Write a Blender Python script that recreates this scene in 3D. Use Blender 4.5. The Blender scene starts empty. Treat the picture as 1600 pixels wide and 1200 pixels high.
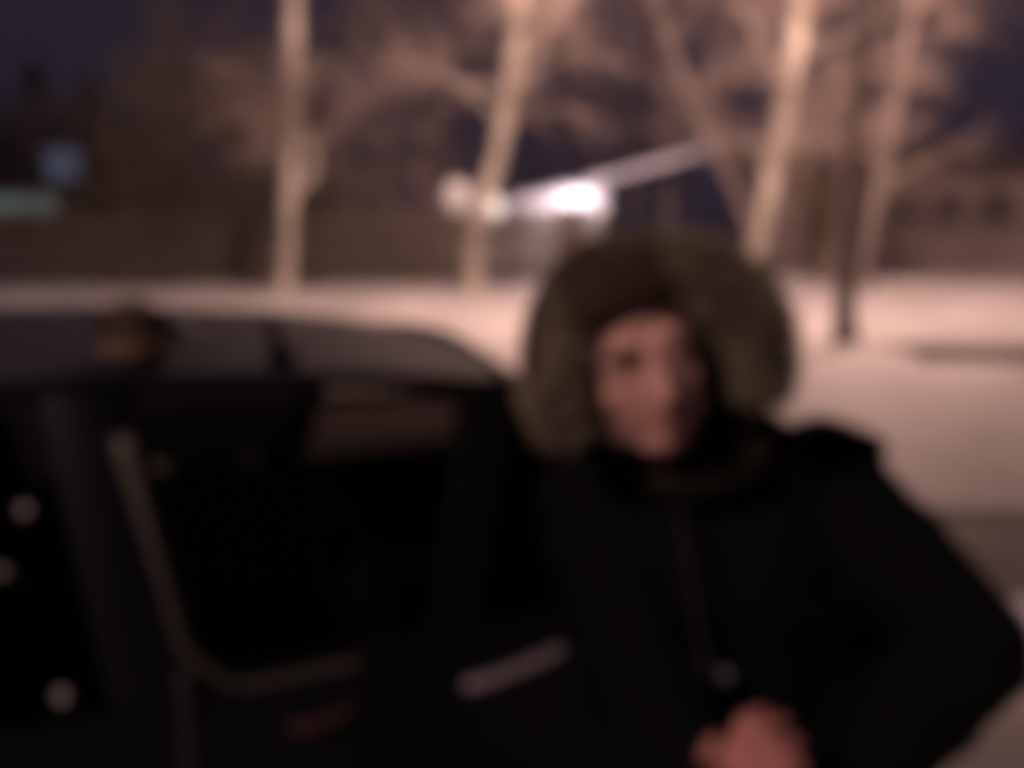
import bpy, bmesh, math, random
from mathutils import Vector, Matrix, Quaternion, noise

S = bpy.context.scene
COL = S.collection
R = math.radians

# ------------------------------------------------------------------ camera
CAM_H = 1.75
PITCH = R(11.0)
FPX = 1386.0                       # focal length in pixels of the 1600 px wide photo
cam_d = bpy.data.cameras.new('camera')
cam = bpy.data.objects.new('camera', cam_d)
COL.objects.link(cam)
cam.location = (0, 0, CAM_H)
cam.rotation_euler = (math.pi / 2 - PITCH, 0, 0)
cam_d.sensor_width = 36.0
cam_d.lens = 36.0 * FPX / 1600.0
cam_d.clip_start = 0.02
cam_d.clip_end = 600.0
cam_d.dof.use_dof = True           # the phone missed its focus: it sits a few centimetres off
cam_d.dof.focus_distance = 0.10
cam_d.dof.aperture_fstop = 9.5
S.camera = cam

# ------------------------------------------------------------------ world: night sky over a town
W = bpy.data.worlds.new('World')
S.world = W
W.use_nodes = True
wn = W.node_tree.nodes
wl = W.node_tree.links
wn.clear()
out = wn.new('ShaderNodeOutputWorld')
bg = wn.new('ShaderNodeBackground')
sky = wn.new('ShaderNodeTexSky')
sky.sky_type = 'NISHITA'
sky.sun_disc = False
sky.sun_elevation = R(-4.0)
sky.sun_rotation = R(200)
bg.inputs['Strength'].default_value = 0.05
wl.new(sky.outputs['Color'], bg.inputs['Color'])
bg2 = wn.new('ShaderNodeBackground')          # lamp light scattered back by the night air
bg2.inputs['Color'].default_value = (0.60, 0.53, 1.0, 1)
bg2.inputs['Strength'].default_value = 0.022
add = wn.new('ShaderNodeAddShader')
wl.new(bg.outputs[0], add.inputs[0])
wl.new(bg2.outputs[0], add.inputs[1])
wl.new(add.outputs[0], out.inputs['Surface'])

vs = S.view_settings
S.display_settings.display_device = 'sRGB'
vs.view_transform = 'Standard'
vs.look = 'None'
vs.exposure = 0.0
vs.gamma = 1.0
vs.use_curve_mapping = False
S.cycles.max_bounces = 6
S.cycles.transparent_max_bounces = 12
S.cycles.filter_width = 10.0
S.cycles.sample_clamp_indirect = 4.0
S.cycles.use_denoising = True

LAMP_COL = (1.0, 0.595, 0.475)
P_MAIN = 2250.0
P_RIGHT = 1900.0
P_BACK = 2500.0

# ------------------------------------------------------------------ helpers
def at(px, py, Y):
    """world point on the plane y = Y seen at photo pixel (px, py)"""
    u = (px - 800) / FPX
    v = (600 - py) / FPX
    d = Vector((u, math.cos(PITCH) + v * math.sin(PITCH), -math.sin(PITCH) + v * math.cos(PITCH)))
    t = Y / d.y
    return Vector((d.x * t, Y, CAM_H + d.z * t))

def tag(o, label=None, cat=None, group=None, kind=None):
    if label: o['label'] = label
    if cat: o['category'] = cat
    if group: o['group'] = group
    if kind: o['kind'] = kind
    return o

def empty(name, loc=(0, 0, 0), rz=0.0):
    o = bpy.data.objects.new(name, None)
    COL.objects.link(o)
    o.location = loc
    o.rotation_euler = (0, 0, rz)
    return o

def lerp_(a, b, t): return a + (b - a) * t

class MB:
    """collects verts and faces of one mesh"""
    def __init__(s):
        s.v = []; s.f = []
    def grid(s, rows, close=False):
        b = len(s.v); n = len(rows[0])
        for r in rows: s.v.extend(tuple(p) for p in r)
        for i in range(len(rows) - 1):
            for j in range(n if close else n - 1):
                k = (j + 1) % n
                s.f.append((b + i * n + j, b + i * n + k, b + (i + 1) * n + k, b + (i + 1) * n + j))
    def tube(s, pts, rad, n=6, cap=True):
        pts = [Vector(p) for p in pts]
        b = len(s.v)
        up = None
        for i, p in enumerate(pts):
            d = (pts[min(i + 1, len(pts) - 1)] - pts[max(i - 1, 0)])
            if d.length < 1e-9: d = Vector((0, 0, 1))
            d.normalize()
            if up is None:
                a = Vector((1, 0, 0)) if abs(d.x) < 0.8 else Vector((0, 1, 0))
                up = d.cross(a).normalized()
            else:
                up = (up - d * up.dot(d))
                if up.length < 1e-6:
                    up = d.orthogonal()
                up.normalize()
            w = d.cross(up)
            r = rad[i] if isinstance(rad, (list, tuple)) else rad
            for k in range(n):
                an = 2 * math.pi * k / n
                q = p + (up * math.cos(an) + w * math.sin(an)) * r
                s.v.append(tuple(q))
        for i in range(len(pts) - 1):
            for k in range(n):
                k2 = (k + 1) % n
                s.f.append((b + i * n + k, b + i * n + k2, b + (i + 1) * n + k2, b + (i + 1) * n + k))
        if cap:
            s.f.append(tuple(b + k for k in reversed(range(n))))
            e = b + (len(pts) - 1) * n
            s.f.append(tuple(e + k for k in range(n)))
    def box(s, c, size, M=None, bev=0.0):
        """box with its edges cut off by bev"""
        hx, hy, hz = size[0] / 2, size[1] / 2, size[2] / 2
        c = Vector(c)
        bm = bmesh.new()
        bmesh.ops.create_cube(bm, size=1.0)
        for v in bm.verts:
            v.co = Vector((v.co.x * 2 * hx, v.co.y * 2 * hy, v.co.z * 2 * hz))
        if bev > 0:
            bmesh.ops.bevel(bm, geom=bm.edges[:], offset=bev, segments=2, affect='EDGES', profile=0.5)
        b = len(s.v)
        bm.verts.index_update()
        for v in bm.verts:
            q = v.co if M is None else M @ v.co
            s.v.append(tuple(q + c))
        for f in bm.faces:
            s.f.append(tuple(b + v.index for v in f.verts))
        bm.free()
    def ell(s, c, r, M=None, n=12, m=8):
        c = Vector(c)
        rows = []
        for i in range(m + 1):
            th = math.pi * i / m
            th = min(max(th, 0.02), math.pi - 0.02)
            row = []
            for k in range(n):
                a = 2 * math.pi * k / n
                q = Vector((r[0] * math.sin(th) * math.cos(a), r[1] * math.sin(th) * math.sin(a), -r[2] * math.cos(th)))
                if M is not None: q = M @ q
                row.append(q + c)
            rows.append(row)
        b = len(s.v)
        s.grid(rows, close=True)
        s.f.append(tuple(b + k for k in reversed(range(n))))
        s.f.append(tuple(b + m * n + k for k in range(n)))
    def capsule(s, p0, r0, p1, r1, n=12):
        """closed round-ended cone, used as a building block of bodies"""
        p0 = Vector(p0); p1 = Vector(p1)
        d = p1 - p0
        L = d.length
        d = d / L if L > 1e-6 else Vector((0, 0, 1))
        pts, rad = [], []
        for k in range(5):
            a = -math.pi / 2 + (math.pi / 2) * (k + 0.15) / 5
            pts.append(p0 + d * (r0 * math.sin(a))); rad.append(max(r0 * math.cos(a), 0.0005))
        pts.append(p0); rad.append(r0)
        pts.append(p1); rad.append(r1)
        for k in range(5):
            a = (math.pi / 2) * (k + 0.85) / 5
            pts.append(p1 + d * (r1 * math.sin(a))); rad.append(max(r1 * math.cos(a), 0.0005))
        s.tube_dir(pts, rad, d, n)
    def tube_dir(s, pts, rad, d, n):
        up = d.orthogonal().normalized()
        w = d.cross(up)
        b = len(s.v)
        for p, r in zip(pts, rad):
            for k in range(n):
                an = 2 * math.pi * k / n
                s.v.append(tuple(p + (up * math.cos(an) + w * math.sin(an)) * r))
        for i in range(len(pts) - 1):
            for k in range(n):
                k2 = (k + 1) % n
                s.f.append((b + i * n + k, b + i * n + k2, b + (i + 1) * n + k2, b + (i + 1) * n + k))
        s.f.append(tuple(b + k for k in reversed(range(n))))
        e = b + (len(pts) - 1) * n
        s.f.append(tuple(e + k for k in range(n)))
    def mesh(s, name, mat, smooth=True, off=None):
        me = bpy.data.meshes.new(name)
        v = s.v if off is None else [(p[0] - off[0], p[1] - off[1], p[2] - off[2]) for p in s.v]
        me.from_pydata(v, [], s.f)
        me.update()
        if smooth:
            me.polygons.foreach_set('use_smooth', [True] * len(me.polygons))
        if mat: me.materials.append(mat)
        return me
    def build(s, name, mat, parent=None, smooth=True, local=False):
        off = None
        if parent is not None and not local:
            p = parent; off = Vector((0, 0, 0))
            while p is not None:
                off += p.location; p = p.parent
        o = bpy.data.objects.new(name, s.mesh(name, mat, smooth, off))
        COL.objects.link(o)
        if parent is not None: o.parent = parent
        return o

def remesh(mb, voxel, smooth_it=6, smooth_f=0.5):
    """melt overlapping closed shapes into one continuous skin"""
    me = bpy.data.meshes.new('melt')
    me.from_pydata(mb.v, [], mb.f)
    bm = bmesh.new(); bm.from_mesh(me)
    bmesh.ops.recalc_face_normals(bm, faces=bm.faces[:])
    bm.to_mesh(me); bm.free()
    o = bpy.data.objects.new('melt', me)
    COL.objects.link(o)
    m = o.modifiers.new('r', 'REMESH'); m.mode = 'VOXEL'; m.voxel_size = voxel
    if smooth_it:
        m = o.modifiers.new('s', 'SMOOTH'); m.factor = smooth_f; m.iterations = smooth_it
    dg = bpy.context.evaluated_depsgraph_get()
    ev = o.evaluated_get(dg)
    em = ev.to_mesh()
    r = MB()
    r.v = [tuple(v.co) for v in em.vertices]
    r.f = [tuple(p.vertices) for p in em.polygons]
    ev.to_mesh_clear()
    bpy.data.objects.remove(o)
    bpy.data.meshes.remove(me)
    return r

# ------------------------------------------------------------------ materials
def mat(name, col, rough=0.6, metal=0.0, var=0.25, scale=8.0, bump=0.0, bscale=40.0, spec=0.5,
        col2=None, stretch=None, coat=0.0, detail=6.0):
    m = bpy.data.materials.new(name)
    m.use_nodes = True
    nt = m.node_tree; n = nt.nodes; l = nt.links
    p = n['Principled BSDF']
    p.inputs['Roughness'].default_value = rough
    p.inputs['Metallic'].default_value = metal
    p.inputs['Specular IOR Level'].default_value = spec
    p.inputs['Coat Weight'].default_value = coat
    tc = n.new('ShaderNodeTexCoord')
    src = tc.outputs['Object']
    if stretch:
        mp = n.new('ShaderNodeMapping')
        mp.inputs['Scale'].default_value = stretch
        l.new(src, mp.inputs['Vector']); src = mp.outputs['Vector']
    no = n.new('ShaderNodeTexNoise')
    no.inputs['Scale'].default_value = scale
    no.inputs['Detail'].default_value = detail
    l.new(src, no.inputs['Vector'])
    ra = n.new('ShaderNodeValToRGB')
    c2 = col2 or tuple(min(1, c * (1 + var)) for c in col)
    c1 = tuple(c * (1 - var) for c in col) if col2 is None else col
    ra.color_ramp.elements[0].position = 0.32
    ra.color_ramp.elements[1].position = 0.68
    ra.color_ramp.elements[0].color = (*c1, 1)
    ra.color_ramp.elements[1].color = (*c2, 1)
    l.new(no.outputs['Fac'], ra.inputs['Fac'])
    l.new(ra.outputs['Color'], p.inputs['Base Color'])
    if bump:
        n2 = n.new('ShaderNodeTexNoise')
        n2.inputs['Scale'].default_value = bscale
        n2.inputs['Detail'].default_value = 5
        l.new(src, n2.inputs['Vector'])
        b = n.new('ShaderNodeBump')
        b.inputs['Strength'].default_value = bump
        b.inputs['Distance'].default_value = 0.02
        l.new(n2.outputs['Fac'], b.inputs['Height'])
        l.new(b.outputs['Normal'], p.inputs['Normal'])
    return m

def emit(name, col, strength):
    m = bpy.data.materials.new(name)
    m.use_nodes = True
    p = m.node_tree.nodes['Principled BSDF']
    p.inputs['Base Color'].default_value = (0.8, 0.8, 0.8, 1)
    p.inputs['Emission Color'].default_value = (*col, 1)
    p.inputs['Emission Strength'].default_value = strength
    return m

def glass(name, tint, gl=1.0):
    m = bpy.data.materials.new(name)
    m.use_nodes = True
    nt = m.node_tree; n = nt.nodes; l = nt.links
    n.clear()
    o = n.new('ShaderNodeOutputMaterial')
    mx = n.new('ShaderNodeMixShader')
    tr = n.new('ShaderNodeBsdfTransparent'); tr.inputs['Color'].default_value = (*tint, 1)
    g = n.new('ShaderNodeBsdfGlossy'); g.inputs['Roughness'].default_value = 0.04
    g.inputs['Color'].default_value = (gl, gl, gl, 1)
    fr = n.new('ShaderNodeFresnel'); fr.inputs['IOR'].default_value = 1.5
    l.new(fr.outputs[0], mx.inputs[0])
    l.new(tr.outputs[0], mx.inputs[1])
    l.new(g.outputs[0], mx.inputs[2])
    l.new(mx.outputs[0], o.inputs['Surface'])
    return m

M = {}
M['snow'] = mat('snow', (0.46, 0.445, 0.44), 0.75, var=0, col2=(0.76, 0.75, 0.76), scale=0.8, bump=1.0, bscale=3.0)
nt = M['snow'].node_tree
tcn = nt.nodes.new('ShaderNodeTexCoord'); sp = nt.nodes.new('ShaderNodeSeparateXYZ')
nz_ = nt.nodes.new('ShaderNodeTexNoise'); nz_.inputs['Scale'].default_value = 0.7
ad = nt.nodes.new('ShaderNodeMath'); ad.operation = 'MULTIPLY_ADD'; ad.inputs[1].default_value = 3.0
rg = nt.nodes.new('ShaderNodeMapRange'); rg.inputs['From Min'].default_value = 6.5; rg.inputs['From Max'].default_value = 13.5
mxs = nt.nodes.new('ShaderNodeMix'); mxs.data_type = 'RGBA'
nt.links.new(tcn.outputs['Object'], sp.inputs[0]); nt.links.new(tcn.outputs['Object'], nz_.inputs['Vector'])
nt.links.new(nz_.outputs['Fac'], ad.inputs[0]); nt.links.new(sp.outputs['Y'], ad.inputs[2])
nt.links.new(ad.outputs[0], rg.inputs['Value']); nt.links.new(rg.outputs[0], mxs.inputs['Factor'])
mxs.inputs['A'].default_value = (0.27, 0.25, 0.245, 1)      # snow darkened towards the road, standing in for weaker lamp light
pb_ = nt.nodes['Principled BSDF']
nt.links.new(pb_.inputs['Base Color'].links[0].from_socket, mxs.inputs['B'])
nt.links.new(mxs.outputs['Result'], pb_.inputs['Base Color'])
M['packed'] = mat('packed_snow', (0.24, 0.22, 0.215), 0.8, col2=(0.40, 0.375, 0.37), scale=1.5, bump=0.7, bscale=10)  # pale tone painted as lamp light on the road and on added blobs
M['clean_snow'] = mat('clean_snow', (0.46, 0.445, 0.445), 0.75, col2=(0.62, 0.61, 0.62), scale=3, bump=0.4, bscale=30)
M['trodden'] = mat('trodden_snow', (0.05, 0.04, 0.035), 0.8, col2=(0.11, 0.092, 0.085), scale=1.3, bump=0.8, bscale=9)
M['asphalt'] = mat('wet_asphalt', (0.05, 0.047, 0.045), 0.75, col2=(0.16, 0.15, 0.145), scale=1.6, bump=0.6, bscale=30)
M['bark_pale'] = mat('pale_bark', (0.20, 0.18, 0.155), 0.85, col2=(0.70, 0.66, 0.58), scale=1.8, stretch=(1, 1, 0.6), bump=0.5, bscale=12)
M['bark_mid'] = mat('grey_brown_bark', (0.17, 0.145, 0.13), 0.85, col2=(0.30, 0.26, 0.24), scale=3.0, stretch=(1, 1, 0.5), bump=0.6, bscale=14)
M['bark_dark'] = mat('dark_bark', (0.07, 0.055, 0.045), 0.9, col2=(0.14, 0.115, 0.10), scale=6.0, stretch=(1, 1, 0.3), bump=0.8, bscale=20)
M['twig'] = mat('twig', (0.24, 0.185, 0.16), 0.85, col2=(0.44, 0.37, 0.33), scale=1.2)
M['twig_olive'] = mat('twig_olive', (0.15, 0.12, 0.065), 0.85, col2=(0.28, 0.22, 0.12), scale=1.2)
M['twig_dark'] = mat('twig_dark', (0.05, 0.04, 0.035), 0.9, scale=2)
M['needle'] = mat('needle', (0.018, 0.03, 0.018), 0.8, scale=3)
M['board'] = mat('weathered_board', (0.062, 0.052, 0.036), 0.85, col2=(0.11, 0.092, 0.066), scale=5, stretch=(3, 3, 0.4), bump=0.4)
M['wall_brown'] = mat('rendered_wall', (0.22, 0.17, 0.155), 0.9, col2=(0.29, 0.235, 0.215), scale=1.5, bump=0.3, bscale=60)
M['roof_dark'] = mat('dark_roof', (0.05, 0.045, 0.05), 0.8, scale=3)
M['frame_grey'] = mat('frame_grey', (0.25, 0.23, 0.22), 0.6, scale=5)
M['pane_dark'] = mat('dark_window', (0.07, 0.05, 0.048), 0.35, scale=2, spec=0.3)
M['wall_pale'] = mat('pale_wall', (0.48, 0.45, 0.42), 0.85, col2=(0.60, 0.57, 0.54), scale=2, bump=0.2)
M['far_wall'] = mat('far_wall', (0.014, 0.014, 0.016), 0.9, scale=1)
M['lamp_white'] = emit('floodlight_glow', (1.0, 0.90, 0.98), 2.4)
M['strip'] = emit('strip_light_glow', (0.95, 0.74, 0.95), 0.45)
M['lamp_warm'] = emit('street_lamp_glow', (1.0, 0.66, 0.42), 14.0)
M['win_blue'] = emit('lit_window_blue', (0.36, 0.60, 1.0), 0.085)
M['win_green'] = emit('lit_window_green', (0.70, 1.0, 0.92), 0.085)
M['steel'] = mat('galvanised_steel', (0.25, 0.25, 0.26), 0.45, 0.8, scale=20)
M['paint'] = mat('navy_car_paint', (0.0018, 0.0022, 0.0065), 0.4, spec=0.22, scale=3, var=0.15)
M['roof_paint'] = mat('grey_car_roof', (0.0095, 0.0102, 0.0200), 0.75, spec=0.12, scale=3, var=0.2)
M['rubber'] = mat('black_rubber', (0.003, 0.003, 0.003), 0.85, scale=30, spec=0.05)
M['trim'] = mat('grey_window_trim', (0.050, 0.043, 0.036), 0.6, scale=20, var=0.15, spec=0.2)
M['seal'] = mat('dark_door_seal', (0.016, 0.0155, 0.018), 0.7, scale=20, spec=0.15)
M['chrome'] = mat('dull_metal', (0.17, 0.145, 0.165), 0.6, 0.1, scale=20, var=0.08, spec=0.3)
M['handle_brown'] = mat('rusty_handle', (0.034, 0.014, 0.010), 0.75, scale=25, spec=0.2)  # red brown tone, used on the near rear handle alone
M['glass'] = glass('tinted_glass', (0.27, 0.245, 0.24), 0.25)
M['privacy'] = glass('privacy_glass', (0.02, 0.02, 0.022), 0.05)
M['seat'] = mat('black_upholstery', (0.012, 0.011, 0.011), 0.9, scale=50)
M['red_lens'] = mat('red_lens', (0.16, 0.008, 0.008), 0.15, scale=20, coat=0.5)
M['skin'] = mat('skin', (0.36, 0.195, 0.165), 0.6, col2=(0.48, 0.27, 0.23), scale=25, bump=0.1, bscale=200)
M['hand_skin'] = mat('cold_red_skin', (0.22, 0.085, 0.076), 0.65, col2=(0.27, 0.105, 0.093), scale=25, bump=0.1, bscale=200)
M['lip'] = mat('lip', (0.26, 0.10, 0.085), 0.45, scale=60)
M['hair'] = mat('dark_hair', (0.02, 0.012, 0.008), 0.9, scale=60, spec=0.08)
M['brow'] = mat('eyebrow_hair', (0.16, 0.085, 0.065), 0.9, scale=60, spec=0.1)
M['eye'] = mat('eye_white', (0.30, 0.26, 0.24), 0.4, scale=40, var=0.05)
M['parka'] = mat('black_parka', (0.0020, 0.0021, 0.0032), 0.85, scale=14, var=0.3, bump=0.3, bscale=90, spec=0.04)
M['knit'] = mat('dark_brown_scarf', (0.012, 0.009, 0.0065), 0.95, scale=50, bump=0.5, bscale=150, spec=0.1)
M['trousers'] = mat('dark_trousers', (0.014, 0.015, 0.02), 0.9, scale=40, bump=0.3, bscale=150)
M['boot'] = mat('black_boot', (0.012, 0.011, 0.01), 0.5, scale=30)
M['fur'] = mat('brown_fur', (0.085, 0.069, 0.050), 0.9, col2=(0.19, 0.158, 0.112), scale=16, spec=0.15)
M['fur_dark'] = mat('dark_brown_fur', (0.055, 0.037, 0.026), 0.9, col2=(0.105, 0.072, 0.05), scale=16, spec=0.15)
M['zip'] = mat('zip_metal', (0.008, 0.008, 0.009), 0.7, 0.0, scale=60, spec=0.2)
M['button'] = mat('steel_button', (0.16, 0.16, 0.21), 0.5, 0.3, scale=60)

rng = random.Random(11)

# ------------------------------------------------------------------ ground
KERB_Y = 5.05
def ground_h(x, y):
    h = 0.10 * noise.noise(Vector((x * 0.22, y * 0.22, 3.1))) + 0.07 * noise.noise(Vector((x * 0.9, y * 0.9, 7.7)))
    k = min(max((y - KERB_Y - 0.1) / 1.2, 0), 1)
    far = min(max((y - 30) / 60.0, 0), 1)
    return (0.09 + h) * k * (1 - far)

mb = MB()
ys = [KERB_Y, KERB_Y + 0.10, KERB_Y + 0.25]
y = KERB_Y + 0.5
while y < 26:
    ys.append(y); y += 0.35
ys += [28, 32, 38, 48, 65, 100, 170]
xs = [-150, -100, -60, -35, -24] + [-18 + 0.4 * i for i in range(91)] + [24, 35, 60, 100, 150]
rows = [[(x, yy, ground_h(x, yy) if yy > KERB_Y + 0.01 else 0.0) for x in xs] for yy in ys]
mb.grid(rows)
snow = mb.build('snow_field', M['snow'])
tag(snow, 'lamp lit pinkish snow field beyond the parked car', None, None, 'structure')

mb = MB()
xs2 = [-150, -60, -20] + [-10 + 0.4 * i for i in range(51)] + [20, 60, 150]
ys2 = [-100, -60, -20] + [-6 + 0.35 * i for i in range(32)] + [KERB_Y + 0.3]
mb.grid([[(x, yy, -0.012 + 0.010 * noise.noise(Vector((x * 1.1, yy * 1.1, 1.0)))) for x in xs2] for yy in ys2])
road = mb.build('road', M['trodden'])
tag(road, 'dirty trodden snow on the road under the car', None, None, 'structure')

# paler ground sheet in place of lamp light on the near road
g = MB(); rows = []
for j in range(22):
    yy = -2.0 + 5.2 * j / 21
    row = []
    for i in range(22):
        t = i / 21
        x = lerp_(0.75, 7.0, t) + .15 * noise.noise(Vector((yy, t * 3, 4)))
        y2 = yy + .25 * noise.noise(Vector((x * .9, 2, 5)))
        e = min(t, 1 - t, j / 21, 1 - j / 21)
        row.append((x, y2, (.035 if e > .001 else -.03) + .02 * noise.noise(Vector((x * 2, y2 * 2, 0)))))
    rows.append(row)
g.grid(rows)
tag(g.build('packed_snow', M['packed']), 'greyish packed snow on the road beside the car', None, None, 'structure')

# dark brown band crossing the snow field, right of the trees
def ribbon(name, x0, x1, ya, yb, m, lift):
    g = MB(); rows = []
    n = 40
    for j in range(7):
        fj = j / 6
        row = []
        for i in range(n + 1):
            x = x0 + (x1 - x0) * i / n
            c = ya + (yb - ya) * i / n + 0.25 * noise.noise(Vector((x * 0.35, 5, 2)))
            w = 0.75 + 0.25 * noise.noise(Vector((x * 0.5, 9, 2)))
            yy = c + (fj - 0.5) * 2 * w
            e = 1 - abs(fj - 0.5) * 2
            row.append((x, yy, ground_h(x, yy) + lift * min(1, e * 3) - (0.0 if e > 0.01 else 0.03)))
        rows.append(row)
    g.grid(rows)
    return g.build(name, m)
line = ribbon('path', 4.6, 22, 10.3, 11.2, M['trodden'], 0.022)
tag(line, 'trodden brown footpath across the snow at the right', None, None, 'structure')

# ------------------------------------------------------------------ trees
def jitter(v, a, r):
    return v + Vector((r.uniform(-a, a), r.uniform(-a, a), r.uniform(-a, a)))

def grow(mb, p, d, L, r0, segs, sides, r, droop=0.0, wob=0.18):
    pts = [Vector(p)]; rad = [r0]
    d = Vector(d).normalized()
    q = Vector(p)
    for i in range(segs):
        d = jitter(d, wob, r)
        d.z -= droop
        d.normalize()
        q = q + d * (L / segs)
        pts.append(q.copy()); rad.append(r0 * (1 - 0.8 * (i + 1) / segs))
    mb.tube(pts, rad, sides, cap=False)
    return pts, rad

def smooth_path(pts, k=4):
    out = []
    n = len(pts)
    for i in range(n - 1):
        p0 = pts[max(i - 1, 0)]; p1 = pts[i]; p2 = pts[i + 1]; p3 = pts[min(i + 2, n - 1)]
        for j in range(k):
            t = j / k
            out.append(0.5 * ((2 * p1) + (p2 - p0) * t + (2 * p0 - 5 * p1 + 4 * p2 - p3) * t * t + (3 * p1 - p0 - 3 * p2 + p3) * t ** 3))
    out.append(pts[-1])
    return out

def make_tree(name, label, paths, seed, limbs=20, h0=1.6, Lr=(1.2, 2.6), bark='bark_pale', twig='twig', nb=8, nt=7,
              group=None, tw=0.006, spread=1.0, limb_obj=True, cat='tree', slim=0.80):
    r = random.Random(seed)
    base = paths[0][0][0].copy()
    base.z = ground_h(base.x, base.y) - 0.05
    root = empty(name, base)
    tag(root, label, cat, group)
    mains = []
    tm = MB()
    for pi, line in enumerate(paths):
        pts = smooth_path([p for p, _ in line])
        rr = smooth_path([Vector((w, 0, 0)) for _, w in line])
        rad = [max(v.x * slim, 0.01) for v in rr]
        if pi == 0:
            pts[0].z = base.z
            rad[0] *= 1.35; rad[1] *= 1.1
        tm.tube(pts, rad, 14)
        mains.append((pts, rad))
    # uneven bark
    for i, v in enumerate(tm.v):
        q = Vector(v)
        k = 0.02 * noise.noise(q * 2.5) + 0.012 * noise.noise(q * 7)
        tm.v[i] = (v[0] + k, v[1] + k, v[2])
    tm.build('trunk', M[bark], root)
    cm = MB()
    for li in range(limbs):
        pts, rad = mains[li % len(mains)]
        for _ in range(30):
            i = r.randrange(len(pts))
            if pts[i].z > h0: break
        p = pts[i]
        az = r.uniform(0, 2 * math.pi)
        el = r.uniform(0.15, 1.0)
        d = Vector((math.cos(az) * math.cos(el), math.sin(az) * math.cos(el), math.sin(el)))
        L = r.uniform(*Lr) * spread
        lm = MB()
        lp, lr_ = grow(lm, p, d, L, min(rad[i] * 0.5, r.uniform(0.03, 0.065)), 7, 6, r, droop=0.03)
        if limb_obj:
            lm.build('limb', M[bark if r.random() < 0.6 else twig], root)
        else:
            b = len(cm.v)
            cm.v += lm.v; cm.f += [tuple(b + k for k in f) for f in lm.f]
        for bi in range(nb):
            j = r.randrange(2, len(lp))
            dd = (lp[j] - lp[j - 1]).normalized()
            dd = jitter(dd, 0.8, r)
            bp, br = grow(cm, lp[j], dd, L * r.uniform(0.25, 0.55), lr_[j] * 0.5 + 0.004, 4, 4, r, droop=0.04)
            for ti in range(nt):
                k = r.randrange(1, len(bp))
                td = jitter((bp[k] - bp[k - 1]).normalized(), 0.9, r)
                grow(cm, bp[k], td, r.uniform(0.3, 0.8), tw, 3, 3, r, droop=0.14)
    c = cm.build('crown', M[twig], root)
    return root

def px_path(lst, Y):
    """[(px, py, radius)] at distance Y"""
    out = []
    for e in lst:
        yy = Y + (e[3] if len(e) > 3 else 0)
        out.append((at(e[0], e[1], yy), e[2]))
    return out

make_tree('bare_tree', 'straight pale trunked bare tree in front of the fence at the left',
          [px_path([(443, 462, .26), (447, 380, .22), (452, 280, .22), (457, 150, .21), (458, 0, .20), (464, -150, .17), (480, -320, .10)], 19.0),
           px_path([(462, 300, .09), (484, 276, .12), (490, 240, .08), (500, 205, .03)], 18.9)],
          1, limbs=24, h0=2.6)
make_tree('bare_tree', 'forked pale bare tree directly left of the white floodlight',
          [px_path([(737, 462, .25), (739, 380, .21), (752, 320, .20), (778, 240, .20), (795, 150, .22), (808, 60, .20), (814, -40, .18), (822, -180, .14), (835, -330, .08)], 18.6),
           px_path([(795, 150, .13), (828, 95, .12), (862, 35, .11), (900, -30, .10), (950, -140, .07), (1000, -260, .04)], 18.5)],
          2, limbs=30, h0=2.8)
make_tree('bare_tree', 'bright pale leaning bare tree rising just behind the hood',
          [px_path([(1163, 455, .27), (1180, 405, .25), (1204, 300, .24), (1226, 170, .25), (1244, 60, .24), (1256, -60, .22), (1275, -220, .16), (1290, -380, .09)], 18.2)],
          3, limbs=30, h0=2.4)
make_tree('bare_tree', 'dark trunked bare tree nearest the camera in the bright snow at the right',
          [px_path([(1320, 548, .19), (1320, 430, .140), (1324, 300, .085), (1336, 180, .08), (1352, 80, .075), (1362, -40, .06), (1380, -200, .05)], 11.0)],
          4, limbs=12, h0=3.0, Lr=(0.6, 1.4), bark='bark_dark', twig='twig', nb=7, nt=6)
make_tree('bare_tree', 'slim pale bare tree right of the dark trunk in front of the low building',
          [px_path([(1346, 440, .19), (1360, 360, .16), (1382, 260, .17), (1402, 150, .15), (1424, 30, .15), (1440, -80, .13), (1462, -240, .08)], 20.0)],
          5, limbs=34, h0=2.2, Lr=(0.8, 1.7), bark='bark_mid')
make_tree('bare_tree', 'thin bare tree leaning left behind the bright pale trunk',
          [px_path([(1195, 425, .16), (1160, 320, .15), (1110, 220, .15), (1066, 120, .14), (1030, 10, .13), (1005, -90, .11), (980, -220, .07)], 21.5)],
          6, limbs=24, h0=2.6, bark='bark_mid', twig='twig')
make_tree('bare_tree', 'thin upright bare tree seen above the right end of the sloping eave',
          [px_path([(1046, 440, .15), (1044, 300, .15), (1038, 150, .14), (1026, 0, .13), (1016, -150, .10), (1006, -300, .06)], 25.5)],
          7, limbs=22, h0=3.0, bark='bark_mid', twig='twig')

# trees standing beyond the fence
bt = [(350, 23.5, 5.6), (565, 24.5, 7.0), (640, 26.0, 7.6), (870, 33, 7.0), (1290, 21.0, 7.4), (265, 26.5, 6.5), (980, 32, 8.5), (690, 31, 8.0), (195, 24.5, 4.6), (300, 23, 4.8), (480, 25, 6.0), (1245, 24, 7.0)]
blab = ['small bare tree beyond the left part of the fence', 'bare tree beyond the fence midway between the two pale trunks',
        'slender bare tree beyond the fence just left of the forked tree', 'bare tree standing behind the white floodlight',
        'bushy bare tree between the bright leaning trunk and the dark trunk', 'leftmost bare tree beyond the fence against the dark sky',
        'tall bare tree behind the lit sloping eave', 'tall thin bare tree far behind the forked tree',
        'low spreading bare tree beyond the left end of the fence', 'bushy olive bare tree beyond the fence left of the straight trunk',
        'olive bare tree beyond the fence just right of the straight trunk', 'bare tree directly behind the bright leaning trunk']
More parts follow.
